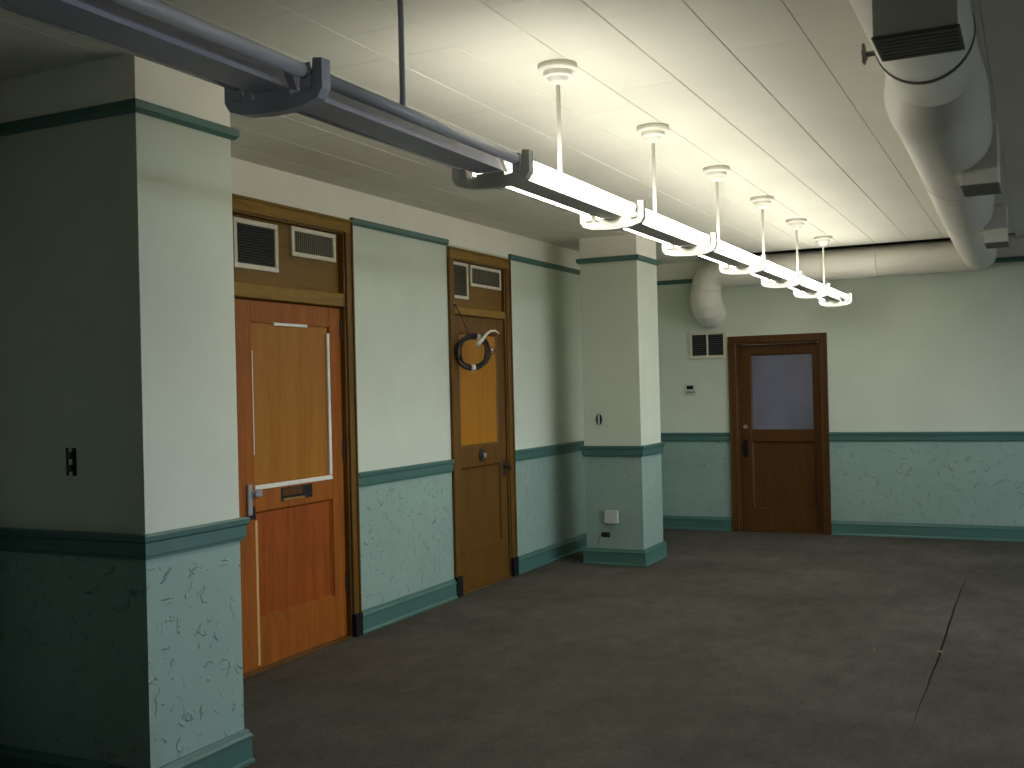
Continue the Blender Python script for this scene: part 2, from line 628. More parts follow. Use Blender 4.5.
xs = [XL]
k = math.ceil((XL - TX0) / PITCH_T)
while TX0 + k * PITCH_T < XR:
    xs.append(TX0 + k * PITCH_T)
    k += 1
xs.append(XR)
yl = [YF]
k = math.ceil((YF - TY0) / PITCH_T)
while TY0 + k * PITCH_T < YB:
    yl.append(TY0 + k * PITCH_T)
    k += 1
yl.append(YB)
xs = [a for i, a in enumerate(xs) if i in (0, len(xs) - 1) or (a - XL > 0.02 and XR - a > 0.02)]
yl = [a for i, a in enumerate(yl) if i in (0, len(yl) - 1) or (a - YF > 0.02 and YB - a > 0.02)]
cells = []
for i in range(len(xs) - 1):
    for j in range(len(yl) - 1):
        x0, x1, y0, y1 = xs[i], xs[i + 1], yl[j], yl[j + 1]
        if x1 > GAPX0 + .05 and x0 < GAPX1 and y1 > GAPY + 0.01:
            if y0 >= GAPY - 0.02:
                continue
            y1 = GAPY
        pj = [project((x, y, ZC)) for x in (x0, x1) for y in (y0, y1)]
        vis, size = False, 0
        if all(pj):
            us, vs_ = [p[0] for p in pj], [p[1] for p in pj]
            vis = max(us) > 0 and min(us) < 1024 and max(vs_) > 0 and min(vs_) < 768 and x0 < 0.1
            if vis:
                size = (min(1024, max(us)) - max(0, min(us))) * (max(vs_) - max(0, min(vs_)))
        cells.append((size, x0, x1, y0, y1))
cells.sort(key=lambda c: -c[0])
rest = MB()
for n, (size, x0, x1, y0, y1) in enumerate(cells):
    z = ZC + random.uniform(-0.0003, 0.0003)
    if n < 300 and size > 0:
        link('ceiling_tile', tile_mesh(x1 - x0, y1 - y0), (x0, y0, z), cl)
    else:
        me = tile_mesh(x1 - x0, y1 - y0)
        rest.add([(v.co.x + x0, v.co.y + y0, v.co.z + z) for v in me.vertices], [list(p.vertices) for p in me.polygons])
rest.build('outer_ceiling_tiles', 'tile', cl, kind='stuff')

# ------------------------------------------------------------------ wall trim
# walking so that the room is on the right-hand side
segs_left = [((XL, YF), (XL, 3.131)), ((XL, 3.68), (XL, D1['y0'] - 0.095)), ((XL, D1['y1'] + 0.077), (XL, D2['y0'] - 0.088)),
             ((XL, D2['y1'] + 0.088), (XL, YB))]
tn = 0


def trim_run(path, names):
    global tn
    for prof, what in ((CHAIR, 'chair'), (PICT, 'picture')):
        tn += 1
        moulding(MB(), path, prof).build('trim_%d' % tn, 'trim', kind='structure', label='teal %s rail %s' % (what, names))
    moulding(MB(), path, BASE).build('baseboard_%s' % names.split()[-2], 'trim', kind='structure',
                                     label='teal baseboard ' + names)


for p, q in zip(segs_left, ('before the near pillar on the left wall', 'behind the near pillar on the left wall',
                            'between the two doors of the left wall', 'behind the far pillar on the left wall')):
    trim_run(p, q)
trim_run(((XL + .03, YB), (DB['x0'] - 0.078, YB)), 'below the wall vent on the back wall')
trim_run(((DB['x1'] + 0.078, YB), (XR, YB)), 'to the right of the door on the back wall')
trim_run(((XR, YF), (XL, YF)), 'running along the front wall')
for prof, nm in ((BASE, 'baseboard_right'), (PICT, 'trim_%d' % (tn + 1))):
    moulding(MB(), ((XR, YB), (XR, YF)), prof).build(nm, 'trim', kind='structure', label='teal moulding along the right wall')

# ------------------------------------------------------------------ pillars


def pillar(x0, x1, y0, y1, label, wallside):
    root = empty('pillar', ((x0 + x1) / 2, (y0 + y1) / 2, 0), label, 'pillar', 'square pillars along the left wall')
    mb = MB()
    for a, b, mi in ((0.0, CB + 0.03, 0), (CB + 0.03, PB + 0.02, 1), (PB + 0.02, ZC - 0.0005, 2)):
        mb.box(x0 + (0.0005 if wallside else 0), x1, y0, y1, a, b, mi)
    mb.build('shaft', WM, root)
    if wallside:
        path, closed = [(x0 + .04, y0), (x1, y0), (x1, y1), (x0 + .04, y1)], False
        path = path[::-1]
        path = [(x0 + .04, y1), (x1, y1), (x1, y0), (x0 + .04, y0)][::-1]
    else:
        path, closed = [(x0, y0), (x1, y0), (x1, y1), (x0, y1)], True
    for prof, nm in ((BASE, 'baseboard'), (CHAIR, 'chair_rail'), (PICT, 'picture_rail')):
        moulding(MB(), path, prof, closed).build(nm, 'trim', root)
    return root


pillar(XL, PXN, 3.131, 3.68, 'broad mint pillar in the left foreground with a shadowed front', True)
pillar(PX0, PX1, 9.047, 9.60, 'far square mint pillar standing beyond the second door', False)

# ------------------------------------------------------------------ doors
YV, XV = 'y', 'x'


def frame_box(mb, pl, a0, a1, z0, z1, d0, d1, b=0.003, mi=0):
    """pl 'L': left wall, a = y, depth d measured into the room (+x); pl 'B': back wall, a = x, depth into the room (-y)"""
    if pl == 'L':
        mb.bbox(XL + d0, XL + d1, a0, a1, z0, z1, b, mi)
    else:
        mb.bbox(a0, a1, YB - d1, YB - d0, z0, z1, b, mi)
    return mb


def pt(pl, a, z, d):
    return (XL + d, a, z) if pl == 'L' else (a, YB - d, z)


def leaf(root, pl, a0, a1, z0, z1, up, low, d, th, m_frame, m_up, m_low, m_rail=None):
    """door leaf of stiles and rails with an upper and a lower panel; up/low = (a0,a1,z0,z1)"""
    lf = MB()
    frame_box(lf, pl, a0, up[0], z0, z1, d - th, d)
    frame_box(lf, pl, up[1], a1, z0, z1, d - th, d)
    lo = lf.build('door_leaf', m_frame, root)
    for (p, q) in ((z0, low[2]), (low[3], up[2]), (up[3], z1)):
        frame_box(MB(), pl, up[0], up[1], p, q, d - th, d - 0.0006, 0.002).build('rail', m_rail or m_frame, lo)
    frame_box(MB(), pl, up[0] - .001, up[1] + .001, up[2] - .001, up[3] + .001, d - th * .7, d - 0.014).build('upper_panel', m_up, lo)
    frame_box(MB(), pl, low[0] - .01, low[1] + .01, low[2] - .001, low[3] + .001, d - th * .9, d - 0.024).build('lower_panel', m_low, lo)
    # panel moulding of the lower panel: four mitred strips
    bead(lo, pl, low, d - 0.024, 0.012, 0.016, m_frame)
    return lo


def bead(parent, pl, r, d, wd, h, m, sides='ltrb'):
    a0, a1, z0, z1 = r
    quads = {'l': ((a0, z0), (a0, z1), (a0 + wd, z1 - wd), (a0 + wd, z0 + wd)),
             'r': ((a1, z1), (a1, z0), (a1 - wd, z0 + wd), (a1 - wd, z1 - wd)),
             't': ((a0, z1), (a1, z1), (a1 - wd, z1 - wd), (a0 + wd, z1 - wd)),
             'b': ((a1, z0), (a0, z0), (a0 + wd, z0 + wd), (a1 - wd, z0 + wd))}
    for s in sides:
        q = quads[s]
        lowq = [pt(pl, a, z, d) for a, z in q]
        hs = (h, h, 0.002, 0.002)
        top = [pt(pl, a, z, d + hh) for (a, z), hh in zip(q, hs)]
        fs = [(4, 5, 6, 7), (0, 1, 5, 4), (1, 2, 6, 5), (2, 3, 7, 6), (3, 0, 4, 7)]
        mb = MB().add(lowq + top, fs)
        mb.build('panel_bead', m, parent)


def vent(root, pl, a0, a1, z0, z1, d, fw, vertical, n, mslat, name='vent_grille'):
    g = MB()
    frame_box(g, pl, a0, a1, z1 - fw, z1, d, d + .016)
    frame_box(g, pl, a0, a1, z0, z0 + fw, d, d + .016)
    frame_box(g, pl, a0, a0 + fw, z0 + fw, z1 - fw, d, d + .016)
    frame_box(g, pl, a1 - fw, a1, z0 + fw, z1 - fw, d, d + .016)
    go = g.build(name, 'vent', root)
    frame_box(MB(), pl, a0 + fw * .6, a1 - fw * .6, z0 + fw * .6, z1 - fw * .6, d + .0002, d + .002, .0005).build('backing', 'void', go)
    for i in range(n):
        t = (i + 0.5) / n
        if vertical:
            c = a0 + fw + (a1 - a0 - 2 * fw) * t
            hw = (a1 - a0 - 2 * fw) / n * 0.30
            frame_box(MB(), pl, c - hw, c + hw, z0 + fw, z1 - fw, d + .003, d + .012, .001).build('slat', mslat, go)
        else:
            c = z0 + fw + (z1 - z0 - 2 * fw) * t
            hh = (z1 - z0 - 2 * fw) / n * 0.34
            b0, b1 = a0 + fw, a1 - fw
            v = [pt(pl, b0, c - hh, d + .012), pt(pl, b1, c - hh, d + .012), pt(pl, b1, c + hh, d + .003), pt(pl, b0, c + hh, d + .003)]
            v += [pt(pl, b0, c - hh - .002, d + .010), pt(pl, b1, c - hh - .002, d + .010), pt(pl, b1, c + hh - .002, d + .001), pt(pl, b0, c + hh - .002, d + .001)]
            MB().add(v, [(0, 1, 2, 3), (7, 6, 5, 4), (0, 4, 5, 1), (3, 2, 6, 7), (0, 3, 7, 4), (1, 5, 6, 2)]).build('slat', mslat, go)
    return go


def casing(root, a0, a1, top, cw0, cw1, chh, proud, plinth, stop, sz):
    """left-wall casing round an opening, with jambs and dark plinth blocks"""
    for (p, q) in ((a0 - cw0, a0), (a1, a1 + cw1)):
        c = MB()
        frame_box(c, 'L', p, q, plinth, top, 0.0006, proud)
        co = c.build('side_casing', 'casing', root)
        e0, e1 = (p, p + .016) if p < a0 - .01 else (q - .016, q)
        frame_box(MB(), 'L', e0, e1, plinth, top + chh, proud, proud + .010, .003).build('back_band', 'casing', co)
        frame_box(MB(), 'L', p - .006, q + .002, 0.001, plinth, 0.0006, proud + .016, .002).build('plinth_block', 'black', root)
    c = MB()
    frame_box(c, 'L', a0 - cw0, a1 + cw1, top, top + chh, 0.0006, proud)
    co = c.build('head_casing', 'casing_h', root)
    frame_box(MB(), 'L', a0 - cw0, a1 + cw1, top + chh - .018, top + chh, proud, proud + .012).build('head_moulding', 'casing_h', co)
    j = MB()
    frame_box(j, 'L', a0 + .0004, a0 + .012, 0.001, top - .0004, -0.15, 0.0004, .001)
    frame_box(j, 'L', a1 - .012, a1 - .0004, 0.001, top - .0004, -0.15, 0.0004, .001)
    frame_box(j, 'L', a0 + .012, a1 - .012, top - .012, top - .0004, -0.15, 0.0004, .001)
    frame_box(j, 'L', a0 + .0125, a0 + .040, 0.013, top - .0125, stop - .03, stop, .001)
    frame_box(j, 'L', a1 - .040, a1 - .0125, 0.013, top - .0125, stop - .03, stop, .001)
    frame_box(j, 'L', a0 + .041, a1 - .041, sz, sz + .045, stop - .03, stop, .001)
    j.build('jamb', 'casing', root)
    frame_box(MB(), 'L', a0 + .012, a1 - .012, 0.0005, 0.012, -0.15, 0.012, .003).build('threshold', 'casing', root)


# --- door 1: reddish door with boarded-over upper panel
d1 = empty('door_1', (XL, 5.33, 0), 'reddish wooden door with golden boarded panel and vented transom', kind='structure')
a0, a1 = D1['y0'], D1['y1']
casing(d1, a0, a1, D1['top'], 0.09, 0.072, 0.085, 0.020, 0.150, -0.0765, 2.130)
frame_box(MB(), 'L', a0 + .012, a1 - .012, 2.160, 2.248, -0.11, 0.004, .006).build('transom_bar', 'casing_h', d1)
tp = frame_box(MB(), 'L', a0 + .012, a1 - .012, 2.248, 2.638, -0.06, -0.035).build('transom_panel', 'transom', d1)
vent(d1, 'L', 4.812, 5.212, 2.330, 2.618, -0.0345, 0.030, False, 14, 'slatdark')
vent(d1, 'L', 5.345, 5.805, 2.448, 2.632, -0.0345, 0.028, True, 20, 'slat')
up = (4.955, 5.722, 1.062, 2.025)
low = (4.968, 5.722, 0.290, 0.918)
lf = leaf(d1, 'L', a0 + .016, a1 - .015, 0.014, 2.152, up, low, -0.030, 0.045, 'redframe', 'plywood', 'redwood')
frame_box(MB(), 'L', 5.695, 5.722, 1.075, 1.985, -0.0435, -0.028, .002).build('putty_strip', 'whitestrip', lf)
frame_box(MB(), 'L', 4.955, 5.718, 1.046, 1.072, -0.0435, -0.024, .003).build('putty_strip', 'whitestrip', lf)
frame_box(MB(), 'L', 5.16, 5.49, 2.012, 2.030, -0.0435, -0.026, .002).build('putty_strip', 'whitestrip', lf)
frame_box(MB(), 'L', 4.957, 4.965, 1.25, 1.86, -0.0435, -0.030, .002).build('putty_strip', 'whitestrip', lf)
frame_box(MB(), 'L', 4.951, 4.972, 0.03, 0.870, -0.031, -0.0285, .001).build('bare_wood_strip', 'rawwood', lf)
ms = frame_box(MB(), 'L', 5.195, 5.505, 0.955, 1.036, -0.0305, -0.0285, .001).build('mail_slot', 'void', lf)
frame_box(MB(), 'L', 5.205, 5.42, 0.956, 0.972, -0.0284, -0.020, .003).build('brass_lip', 'brass', ms)
frame_box(MB(), 'L', 5.20, 5.40, 0.985, 1.030, -0.0284, -0.024, .002).build('flap', 'backwood', ms)
la = MB()
frame_box(la, 'L', 4.878, 4.918, 0.905, 1.085, -0.0295, -0.014, .004)
frame_box(la, 'L', 4.905, 5.005, 1.005, 1.050, -0.0295, -0.010, .006)
la.cyl(pt('L', 4.93, 1.028, -.012), pt('L', 4.93, 1.028, .012), .016)
lo_ = la.build('lock_case', 'steel', lf)
frame_box(MB(), 'L', 4.880, 4.95, 0.880, 0.955, -0.0285, -0.022, .003).build('keeper', 'void', lf)
for z in (0.30, 1.15, 1.95):
    frame_box(MB(), 'L', a1 - .026, a1 - .006, z, z + .13, -0.032, -0.018, .004).build('hinge', 'bronze', d1)

# --- door 2: golden brown door
d2 = empty('door_2', (XL, 7.77, 0), 'golden brown wooden door with honey upper panel beside the far pillar', kind='structure')
a0, a1 = D2['y0'], D2['y1']
casing(d2, a0, a1, D2['top'] - 0.005, 0.085, 0.085, 0.085, 0.016, 0.160, -0.0585, 2.160)
frame_box(MB(), 'L', a0 + .012, a1 - .012, 2.192, 2.256, -0.11, 0.004, .006).build('transom_bar', 'casing_h', d2)
frame_box(MB(), 'L', a0 + .012, a1 - .012, 2.256, 2.613, -0.05, -0.024).build('transom_panel', 'transom', d2)
vent(d2, 'L', 7.336, 7.600, 2.320, 2.608, -0.0235, 0.024, False, 13, 'slat')
vent(d2, 'L', 7.640, 8.185, 2.434, 2.606, -0.0235, 0.024, True, 22, 'slat')
up = (7.425, 8.095, 1.143, 2.055)
low = (7.435, 8.100, 0.330, 0.980)
lf = leaf(d2, 'L', a0 + .015, a1 - .016, 0.012, 2.186, up, low, -0.012, 0.045, 'doorwood', 'goldpanel', 'doorwood')
bead(lf, 'L', up, -0.026, 0.016, 0.012, M['doorwood'])
kp = MB()
kp.cyl(pt('L', 7.765, 1.066, -.0115), pt('L', 7.765, 1.066, -.004), .055, .050, 20)
kpo = kp.build('mail_slot_plate', 'bronze', lf)
MB().cyl(pt('L', 7.775, 1.064, -.004), pt('L', 7.775, 1.064, .016), .024, .020, 14).build('knob', 'steel', kpo)
kb = frame_box(MB(), 'L', 8.135, 8.180, 0.86, 1.00, -0.0115, -0.006, .002).build('escutcheon', 'bronze', lf)
k2 = MB().cyl(pt('L', 8.158, 0.940, -.006), pt('L', 8.158, 0.940, .035), .010)
k2.rings([pt('L', 8.158, .940, x) for x in (.030, .040, .055, .062)], [.014, .027, .025, .010],
         [(Vector((0, 1, 0)), Vector((0, 0, 1)))] * 4, 14)
k2.build('door_knob', 'bronze', lf)
for z in (0.26, 1.10, 1.95):
    frame_box(MB(), 'L', a0 + .004, a0 + .024, z, z + .15, -0.014, 0.006, .004).build('hinge', 'bronze', d2)

# --- door 3: back wall, frosted pane
d3 = empty('door_3', (-2.48, YB, 0), 'dark brown back door with lilac frosted glass pane', kind='structure')
x0, x1, zt = DB['x0'], DB['x1'], DB['top']
CW = 0.075
for (p, q) in ((x0 - CW, x0), (x1, x1 + CW)):
    co = frame_box(MB(), 'B', p, q, 0.001, zt, .0006, .022).build('side_casing', 'backwood', d3)
    e0, e1 = (p, p + .016) if p < x0 - .01 else (q - .016, q)
    frame_box(MB(), 'B', e0, e1, .001, zt + CW, .022, .032).build('back_band', 'backwood', co)
co = frame_box(MB(), 'B', x0 - CW, x1 + CW, zt, zt + CW, .0006, .022).build('head_casing', 'backwood', d3)
j = MB()
frame_box(j, 'B', x0 + .0004, x0 + .02, .001, zt - .0004, -.15, .0004, .001)
frame_box(j, 'B', x1 - .02, x1 - .0004, .001, zt - .0004, -.15, .0004, .001)
frame_box(j, 'B', x0 + .02, x1 - .02, zt - .02, zt - .0004, -.15, .0004, .001)
frame_box(j, 'B', x0 + .0205, x0 + .045, .013, zt - .021, -.148, -.1165, .001)
frame_box(j, 'B', x1 - .045, x1 - .0205, .013, zt - .021, -.148, -.1165, .001)
frame_box(j, 'B', x0 + .046, x1 - .046, zt - .05, zt - .021, -.148, -.1165, .001)
j.build('jamb', 'backwood', d3)
up = (-2.785, -2.118, 1.082, 1.905)
low = (-2.785, -2.118, 0.245, 0.968)
lf = leaf(d3, 'B', x0 + .022, x1 - .022, 0.012, zt - .024, up, low, -0.070, 0.045, 'backwood', 'frost', 'backwood')
bead(lf, 'B', up, -0.084, 0.014, 0.012, M['backwood'])
es = frame_box(MB(), 'B', -2.878, -2.828, 0.800, 0.985, -.0695, -.064, .002).build('escutcheon', 'black', lf)
kn = MB().cyl(pt('B', -2.853, .92, -.064), pt('B', -2.853, .92, -.030), .009)
kn.rings([pt('B', -2.853, .92, x) for x in (-.036, -.026, -.012, -.004)], [.012, .026, .025, .010],
         [(Vector((1, 0, 0)), Vector((0, 0, -1)))] * 4, 14)
kn.build('door_knob', 'black', lf)
MB().cyl(pt('B', -2.853, 1.128, -.0695), pt('B', -2.853, 1.128, -.056), .022).build('lock_cylinder', 'steel', lf)
frame_box(MB(), 'B', x0 + .02, x1 - .02, .0005, .012, -.15, .0, .003).build('threshold', 'backwood', d3)

# ------------------------------------------------------------------ fluorescent fixtures
FX, SEC, B0 = -1.768, 1.238, 3.500
TZ, TXO = 2.420, 0.110


def bracket(mb, y):
    """boat-shaped lamp holder yoke across both tubes"""
    half = [(.030, 2.3325), (.095, 2.338), (.142, 2.352), (.158, 2.376), (.158, 2.452), (.130, 2.455), (.126, 2.404), (.112, 2.386),
            (.080, 2.374), (.058, 2.372), (.056, 2.3866), (.020, 2.3866)]
    out = half + [(-a, z) for a, z in half[::-1]]
    return mb.prism([(FX + a, z) for a, z in out], 'y', y - .018, y + .018)


def fixture(y0, lit, label, last=False):
    y1 = y0 + SEC
    ym = y0 + 0.628
    root = empty('fluorescent_fixture', (FX, ym, 2.33), label, 'light fixture', 'hanging fluorescent fixtures in one row')
    m = 'whitefix' if lit else 'fixture'  # one enamel in two tones: lit copy, and unlit copy with daylight painted in
    ch = [(-.055, 2.387), (.055, 2.387), (.050, 2.400), (.030, 2.452), (-.030, 2.452), (-.050, 2.400)]
    MB().prism([(FX + a, z) for a, z in ch], 'y', y0 + .019, y1 - .019).build('channel', m, root)
    for s in (-1, 1):
        x = FX + s * TXO
        t = MB().cyl((x, y0 + .040, TZ), (x, y1 - .040, TZ), .019, n=14).build('lamp_tube', 'lit' if lit else 'deadtube', root)
        for (p, q) in ((y0 + .020, y0 + .0395), (y1 - .0395, y1 - .020)):
            MB().bbox(x - .017, x + .017, p - .0012 if p < ym else q - .008, p + .008 if p < ym else q + .0012, TZ - .045, TZ + .024, .004).build('lamp_socket', m, t)
            MB().cyl((x, p, TZ), (x, q, TZ), .0188, n=14).build('tube_cap', 'steel', t)
    bracket(MB(), y0).build('lamp_holder', m, root)
    if last:
        bracket(MB(), y1).build('lamp_holder', m, root)
    MB().cyl((FX, ym, 2.4525), (FX, ym, 2.875), .0095, n=10).build('stem', m, root)
    MB().lathe((FX, ym), [(.083, ZC - .0012), (.083, ZC - .022), (.076, ZC - .028), (.062, ZC - .030), (.060, ZC - .050),
                          (.046, ZC - .056), (.036, ZC - .072), (.016, ZC - .086)]).build('canopy', m, root)
    return root


ORD = ['nearest of the glowing fluorescent fixtures, next to the unlit ones', 'second glowing fluorescent fixture from the unlit ones',
       'third glowing fluorescent fixture from the unlit ones', 'fourth glowing fluorescent fixture, third from the back wall',
       'glowing fluorescent fixture next to last before the back wall', 'last glowing fluorescent fixture nearest the back wall']
for k in range(6):
    fixture(B0 + k * SEC, True, ORD[k], k == 5)
fixture(B0 - SEC, False, 'unlit fluorescent fixture adjoining the glowing ones')
fixture(B0 - 2 * SEC, False, 'unlit fluorescent fixture above the near pillar, cut by the top edge')
fixture(B0 - 3 * SEC, False, 'unlit fluorescent fixture nearest the camera')

# ------------------------------------------------------------------ ducts
VX, VY, VZ = Vector((1, 0, 0)), Vector((0, 1, 0)), Vector((0, 0, 1))
XZ = (VZ, VX)        # rings facing along y


def seg(centres, radii, axes, n=40, caps=(False, False)):
    return MB().rings(centres, radii, axes, n, caps)


md = empty('main_air_duct', (-0.40, 7.0, 2.55), 'large round painted air duct running along the ceiling at right', 'air duct')
prof = [(-2.15, -.322, 2.772, .160), (4.30, -.322, 2.772, .160)]
seg([(x, y, z) for y, x, z, r in prof], [p[3] for p in prof], [XZ] * 2, caps=(True, True)).build('near_section', 'duct', md)
for yb in (1.2, 3.93):
    seg([(-.322, yb - .012, 2.772), (-.322, yb - .012, 2.772), (-.322, yb + .012, 2.772), (-.322, yb + .012, 2.772)],
        [.158, .1645, .1645, .158], [XZ] * 4).build('joint_band', 'ductdark', md)
prof = [(4.301, -.322, 2.772, .160), (4.38, -.325, 2.766, .168), (4.48, -.333, 2.754, .182), (4.60, -.340, 2.745, .193),
        (4.74, -.342, 2.743, .195), (4.94, -.342, 2.745, .192)]
seg([(x, y, z) for y, x, z, r in prof], [p[3] for p in prof], [XZ] * len(prof)).build('reducer', 'duct', md)
prof = [(4.941, -.342, 2.745, .192), (6.3, -.362, 2.748, .190), (8.1, -.415, 2.762, .176)]
seg([(x, y, z) for y, x, z, r in prof], [p[3] for p in prof], [XZ] * len(prof)).build('middle_section', 'duct', md)
prof = [(8.101, -.415, 2.762, .176), (9.6, -.448, 2.776, .165), (11.20, -.475, 2.787, .155), (11.34, -.475, 2.787, .152),
        (11.42, -.475, 2.787, .128), (11.46, -.475, 2.787, .08)]
seg([(x, y, z) for y, x, z, r in prof], [p[3] for p in prof], [XZ] * len(prof), caps=(False, True)).build('far_section', 'duct', md)
for yb, xb, zb, rb in ((6.3, -.362, 2.748, .190), (8.1, -.415, 2.762, .176)):
    seg([(xb, yb - .01, zb), (xb, yb - .01, zb), (xb, yb + .01, zb), (xb, yb + .01, zb)], [rb - .002, rb + .003, rb + .003, rb - .002],
        [XZ] * 4).build('joint_band', 'duct', md)
for (xa, xb, ya, yb, zb_, zt_) in ((-.370, -.160, 2.98, 3.20, 2.505, 2.76), (-.300, -.140, 5.47, 5.77, 2.50, 2.77), (-.300, -.160, 8.02, 8.32, 2.515, 2.775)):
    bxo = MB().bbox(xa, xb, ya, yb, zb_, zt_, .003).build('outlet_box', 'duct', md)
    fl_ = MB().bbox(xa - .004, xb + .004, ya - .004, yb + .004, zb_ - .006, zb_ - .0003, .002).build('outlet_flange', 'ductdark', bxo)
    for i in range(7):
        yy = ya + (yb - ya) * (i + .5) / 7
        MB().box(xa + .005, xb - .005, yy - .013, yy + .010, zb_ - .009, zb_ - .0062).build('louvre', 'grille', bxo)
dm = MB().cyl((-.470, 4.05, 2.772), (-.528, 4.05, 2.772), .010)
dm.bbox(-.540, -.529, 4.035, 4.07, 2.740, 2.810, .003)
dm.bbox(-.538, -.526, 4.01, 4.09, 2.760, 2.782, .003)
dm.build('damper_lever', 'ductdark', md)

# branch duct along the back wall, two elbows, into the wall above the grille
bd = empty('branch_air_duct', (-2.0, 11.33, 2.63), 'round white branch duct along the back wall turning down at left', 'air duct')
RB, BYC, BZC = .155, 11.335, 2.789
XE, RE = -3.185, .19
hseg = [-0.70, -1.42, -2.18, XE + RE]
for i in range(3):
    seg([(hseg[i], BYC, BZC), (hseg[i + 1], BYC, BZC)], [RB, RB], [(VY, VZ)] * 2, 36, (False, False)).build('pipe_section', 'duct', bd)
nn = 36
sv, sf = [], []
for i in range(nn):
    t = 2 * math.pi * i / nn
    yy, zz = RB * math.cos(t), RB * math.sin(t)
    sv += [(hseg[0], BYC + yy, BZC + zz), (-.475 - math.sqrt(max(0, .1545 ** 2 - min(abs(zz + .002), .1545) ** 2)) - .0015, BYC + yy, BZC + zz)]
for i in range(nn):
    j = (i + 1) % nn
    sf.append([2 * i, 2 * j, 2 * j + 1, 2 * i + 1][::-1])
MB().add(sv, sf, 0, True).build('saddle_joint', 'duct', bd)
for x in hseg[1:3]:
    seg([(x + .008, BYC, BZC), (x + .008, BYC, BZC), (x - .008, BYC, BZC), (x - .008, BYC, BZC)], [RB - .002, RB + .002, RB + .002, RB - .002],
        [(VY, VZ)] * 4, 36).build('joint_ring', 'duct', bd)


def elbow(parent, c, e0, e1, R, r, ngore):
    """gored elbow: centre line c + R*(e0 cos t + e1 sin t); each gore a straight mitred piece"""
    side = e0.cross(e1)
    for g in range(ngore):
        t0, t1 = [math.pi / 2 * (g + k) / ngore for k in (0, 1)]
        rings = []
        for t in (t0, t1):
            rad = e0 * math.cos(t) + e1 * math.sin(t)
            rings.append((c + rad * R, rad))
        seg([q[0] for q in rings], [r, r], [(q[1], side) for q in rings], 36).build('elbow_gore', 'duct', parent)


c = Vector((XE + RE, BYC, BZC - RE))
elbow(bd, c, Vector((0, 0, 1)), Vector((-1, 0, 0)), RE, .162, 4)
zv0, zv1 = BZC - RE, 2.545
seg([(XE, BYC, zv0), (XE, BYC, zv1)], [.164, .164], [(VX, -VY)] * 2, 36).build('pipe_section', 'duct', bd)
seg([(XE, BYC, zv1 + .05), (XE, BYC, zv1 + .05), (XE, BYC, zv1 + .03), (XE, BYC, zv1 + .03)], [.162, .168, .168, .162], [(VX, -VY)] * 4, 36).build('joint_ring', 'duct', bd)
c = Vector((XE, YB - .002, zv1))
elbow(bd, c, Vector((0, -1, 0)), Vector((0, 0, -1)), YB - .002 - BYC, .168, 4)

# ------------------------------------------------------------------ wall fittings
vg = MB()
ga, gb, gz0, gz1, fwd = -3.436, -3.020, 1.876, 2.172, .034
for (p, q, r, s) in ((ga, gb, gz1 - fwd, gz1), (ga, gb, gz0, gz0 + fwd), (ga, ga + fwd, gz0 + fwd, gz1 - fwd), (gb - fwd, gb, gz0 + fwd, gz1 - fwd)):
    frame_box(vg, 'B', p, q, r, s, .0006, .018)
vroot = empty('wall_vent', ((ga + gb) / 2, YB, gz0), 'white framed double vent grille left of the back door', 'vent')
vg.build('frame', 'vent', vroot)
frame_box(MB(), 'B', -3.240, -3.222, gz0 + fwd, gz1 - fwd, .0006, .016).build('centre_bar', 'vent', vroot)
frame_box(MB(), 'B', ga + fwd * .7, gb - fwd * .7, gz0 + fwd * .7, gz1 - fwd * .7, .0004, .002, .0005).build('backing', 'void', vroot)
for h0, h1 in ((ga + fwd, -3.240), (-3.222, gb - fwd)):
    for i in range(10):
        z = gz0 + fwd + (gz1 - gz0 - 2 * fwd) * (i + .5) / 10
        frame_box(MB(), 'B', h0, h1, z - .006, z + .005, .003, .011, .001).build('slat', 'slatdark', vroot)

th = empty('thermostat', (-3.424, YB, 1.492), 'small white wall thermostat with dark display below the vent', 'thermostat')
frame_box(MB(), 'B', -3.487, -3.361, 1.490, 1.596, .0006, .028, .006).build('body', 'plastic', th)
frame_box(MB(), 'B', -3.470, -3.395, 1.545, 1.584, .0282, .0295, .0006).build('display', 'black', th)
frame_box(MB(), 'B', -3.475, -3.373, 1.508, 1.520, .0282, .0305, .0006).build('cover_seam', 'slat', th)


def outlet(y, x, z, label, horizontal=False, big=1.0):
    """uncovered duplex receptacle on a pillar front (faces -y)"""
    r = empty('electrical_outlet', (x, y, z), label, 'outlet')
    hw, hh = (.030 * big, .056 * big)
    if horizontal:
        hw, hh = hh, hw
    MB().bbox(x - hw * .95, x + hw * .95, y - .0035, y - .0004, z - hh, z + hh, .001).build('box_opening', 'void', r)
    st = MB()
    if horizontal:
        st.bbox(x - hw * 1.05, x + hw * 1.05, y - .006, y - .0037, z - .010, z + .010, .001)
    else:
        st.bbox(x - .010, x + .010, y - .006, y - .0037, z - hh * 1.08, z + hh * 1.08, .001)
    st.build('mounting_strap', 'steel' if not horizontal else 'bronze', r)
    for s in (-1, 1):
        c = (x + s * hw * .5, z) if horizontal else (x, z + s * hh * .46)
        rr = .015 * big
        MB().cyl((c[0], y - .0062, c[1]), (c[0], y - .016, c[1]), rr, rr * .94, 14).build('receptacle', 'bronze', r)
    return r


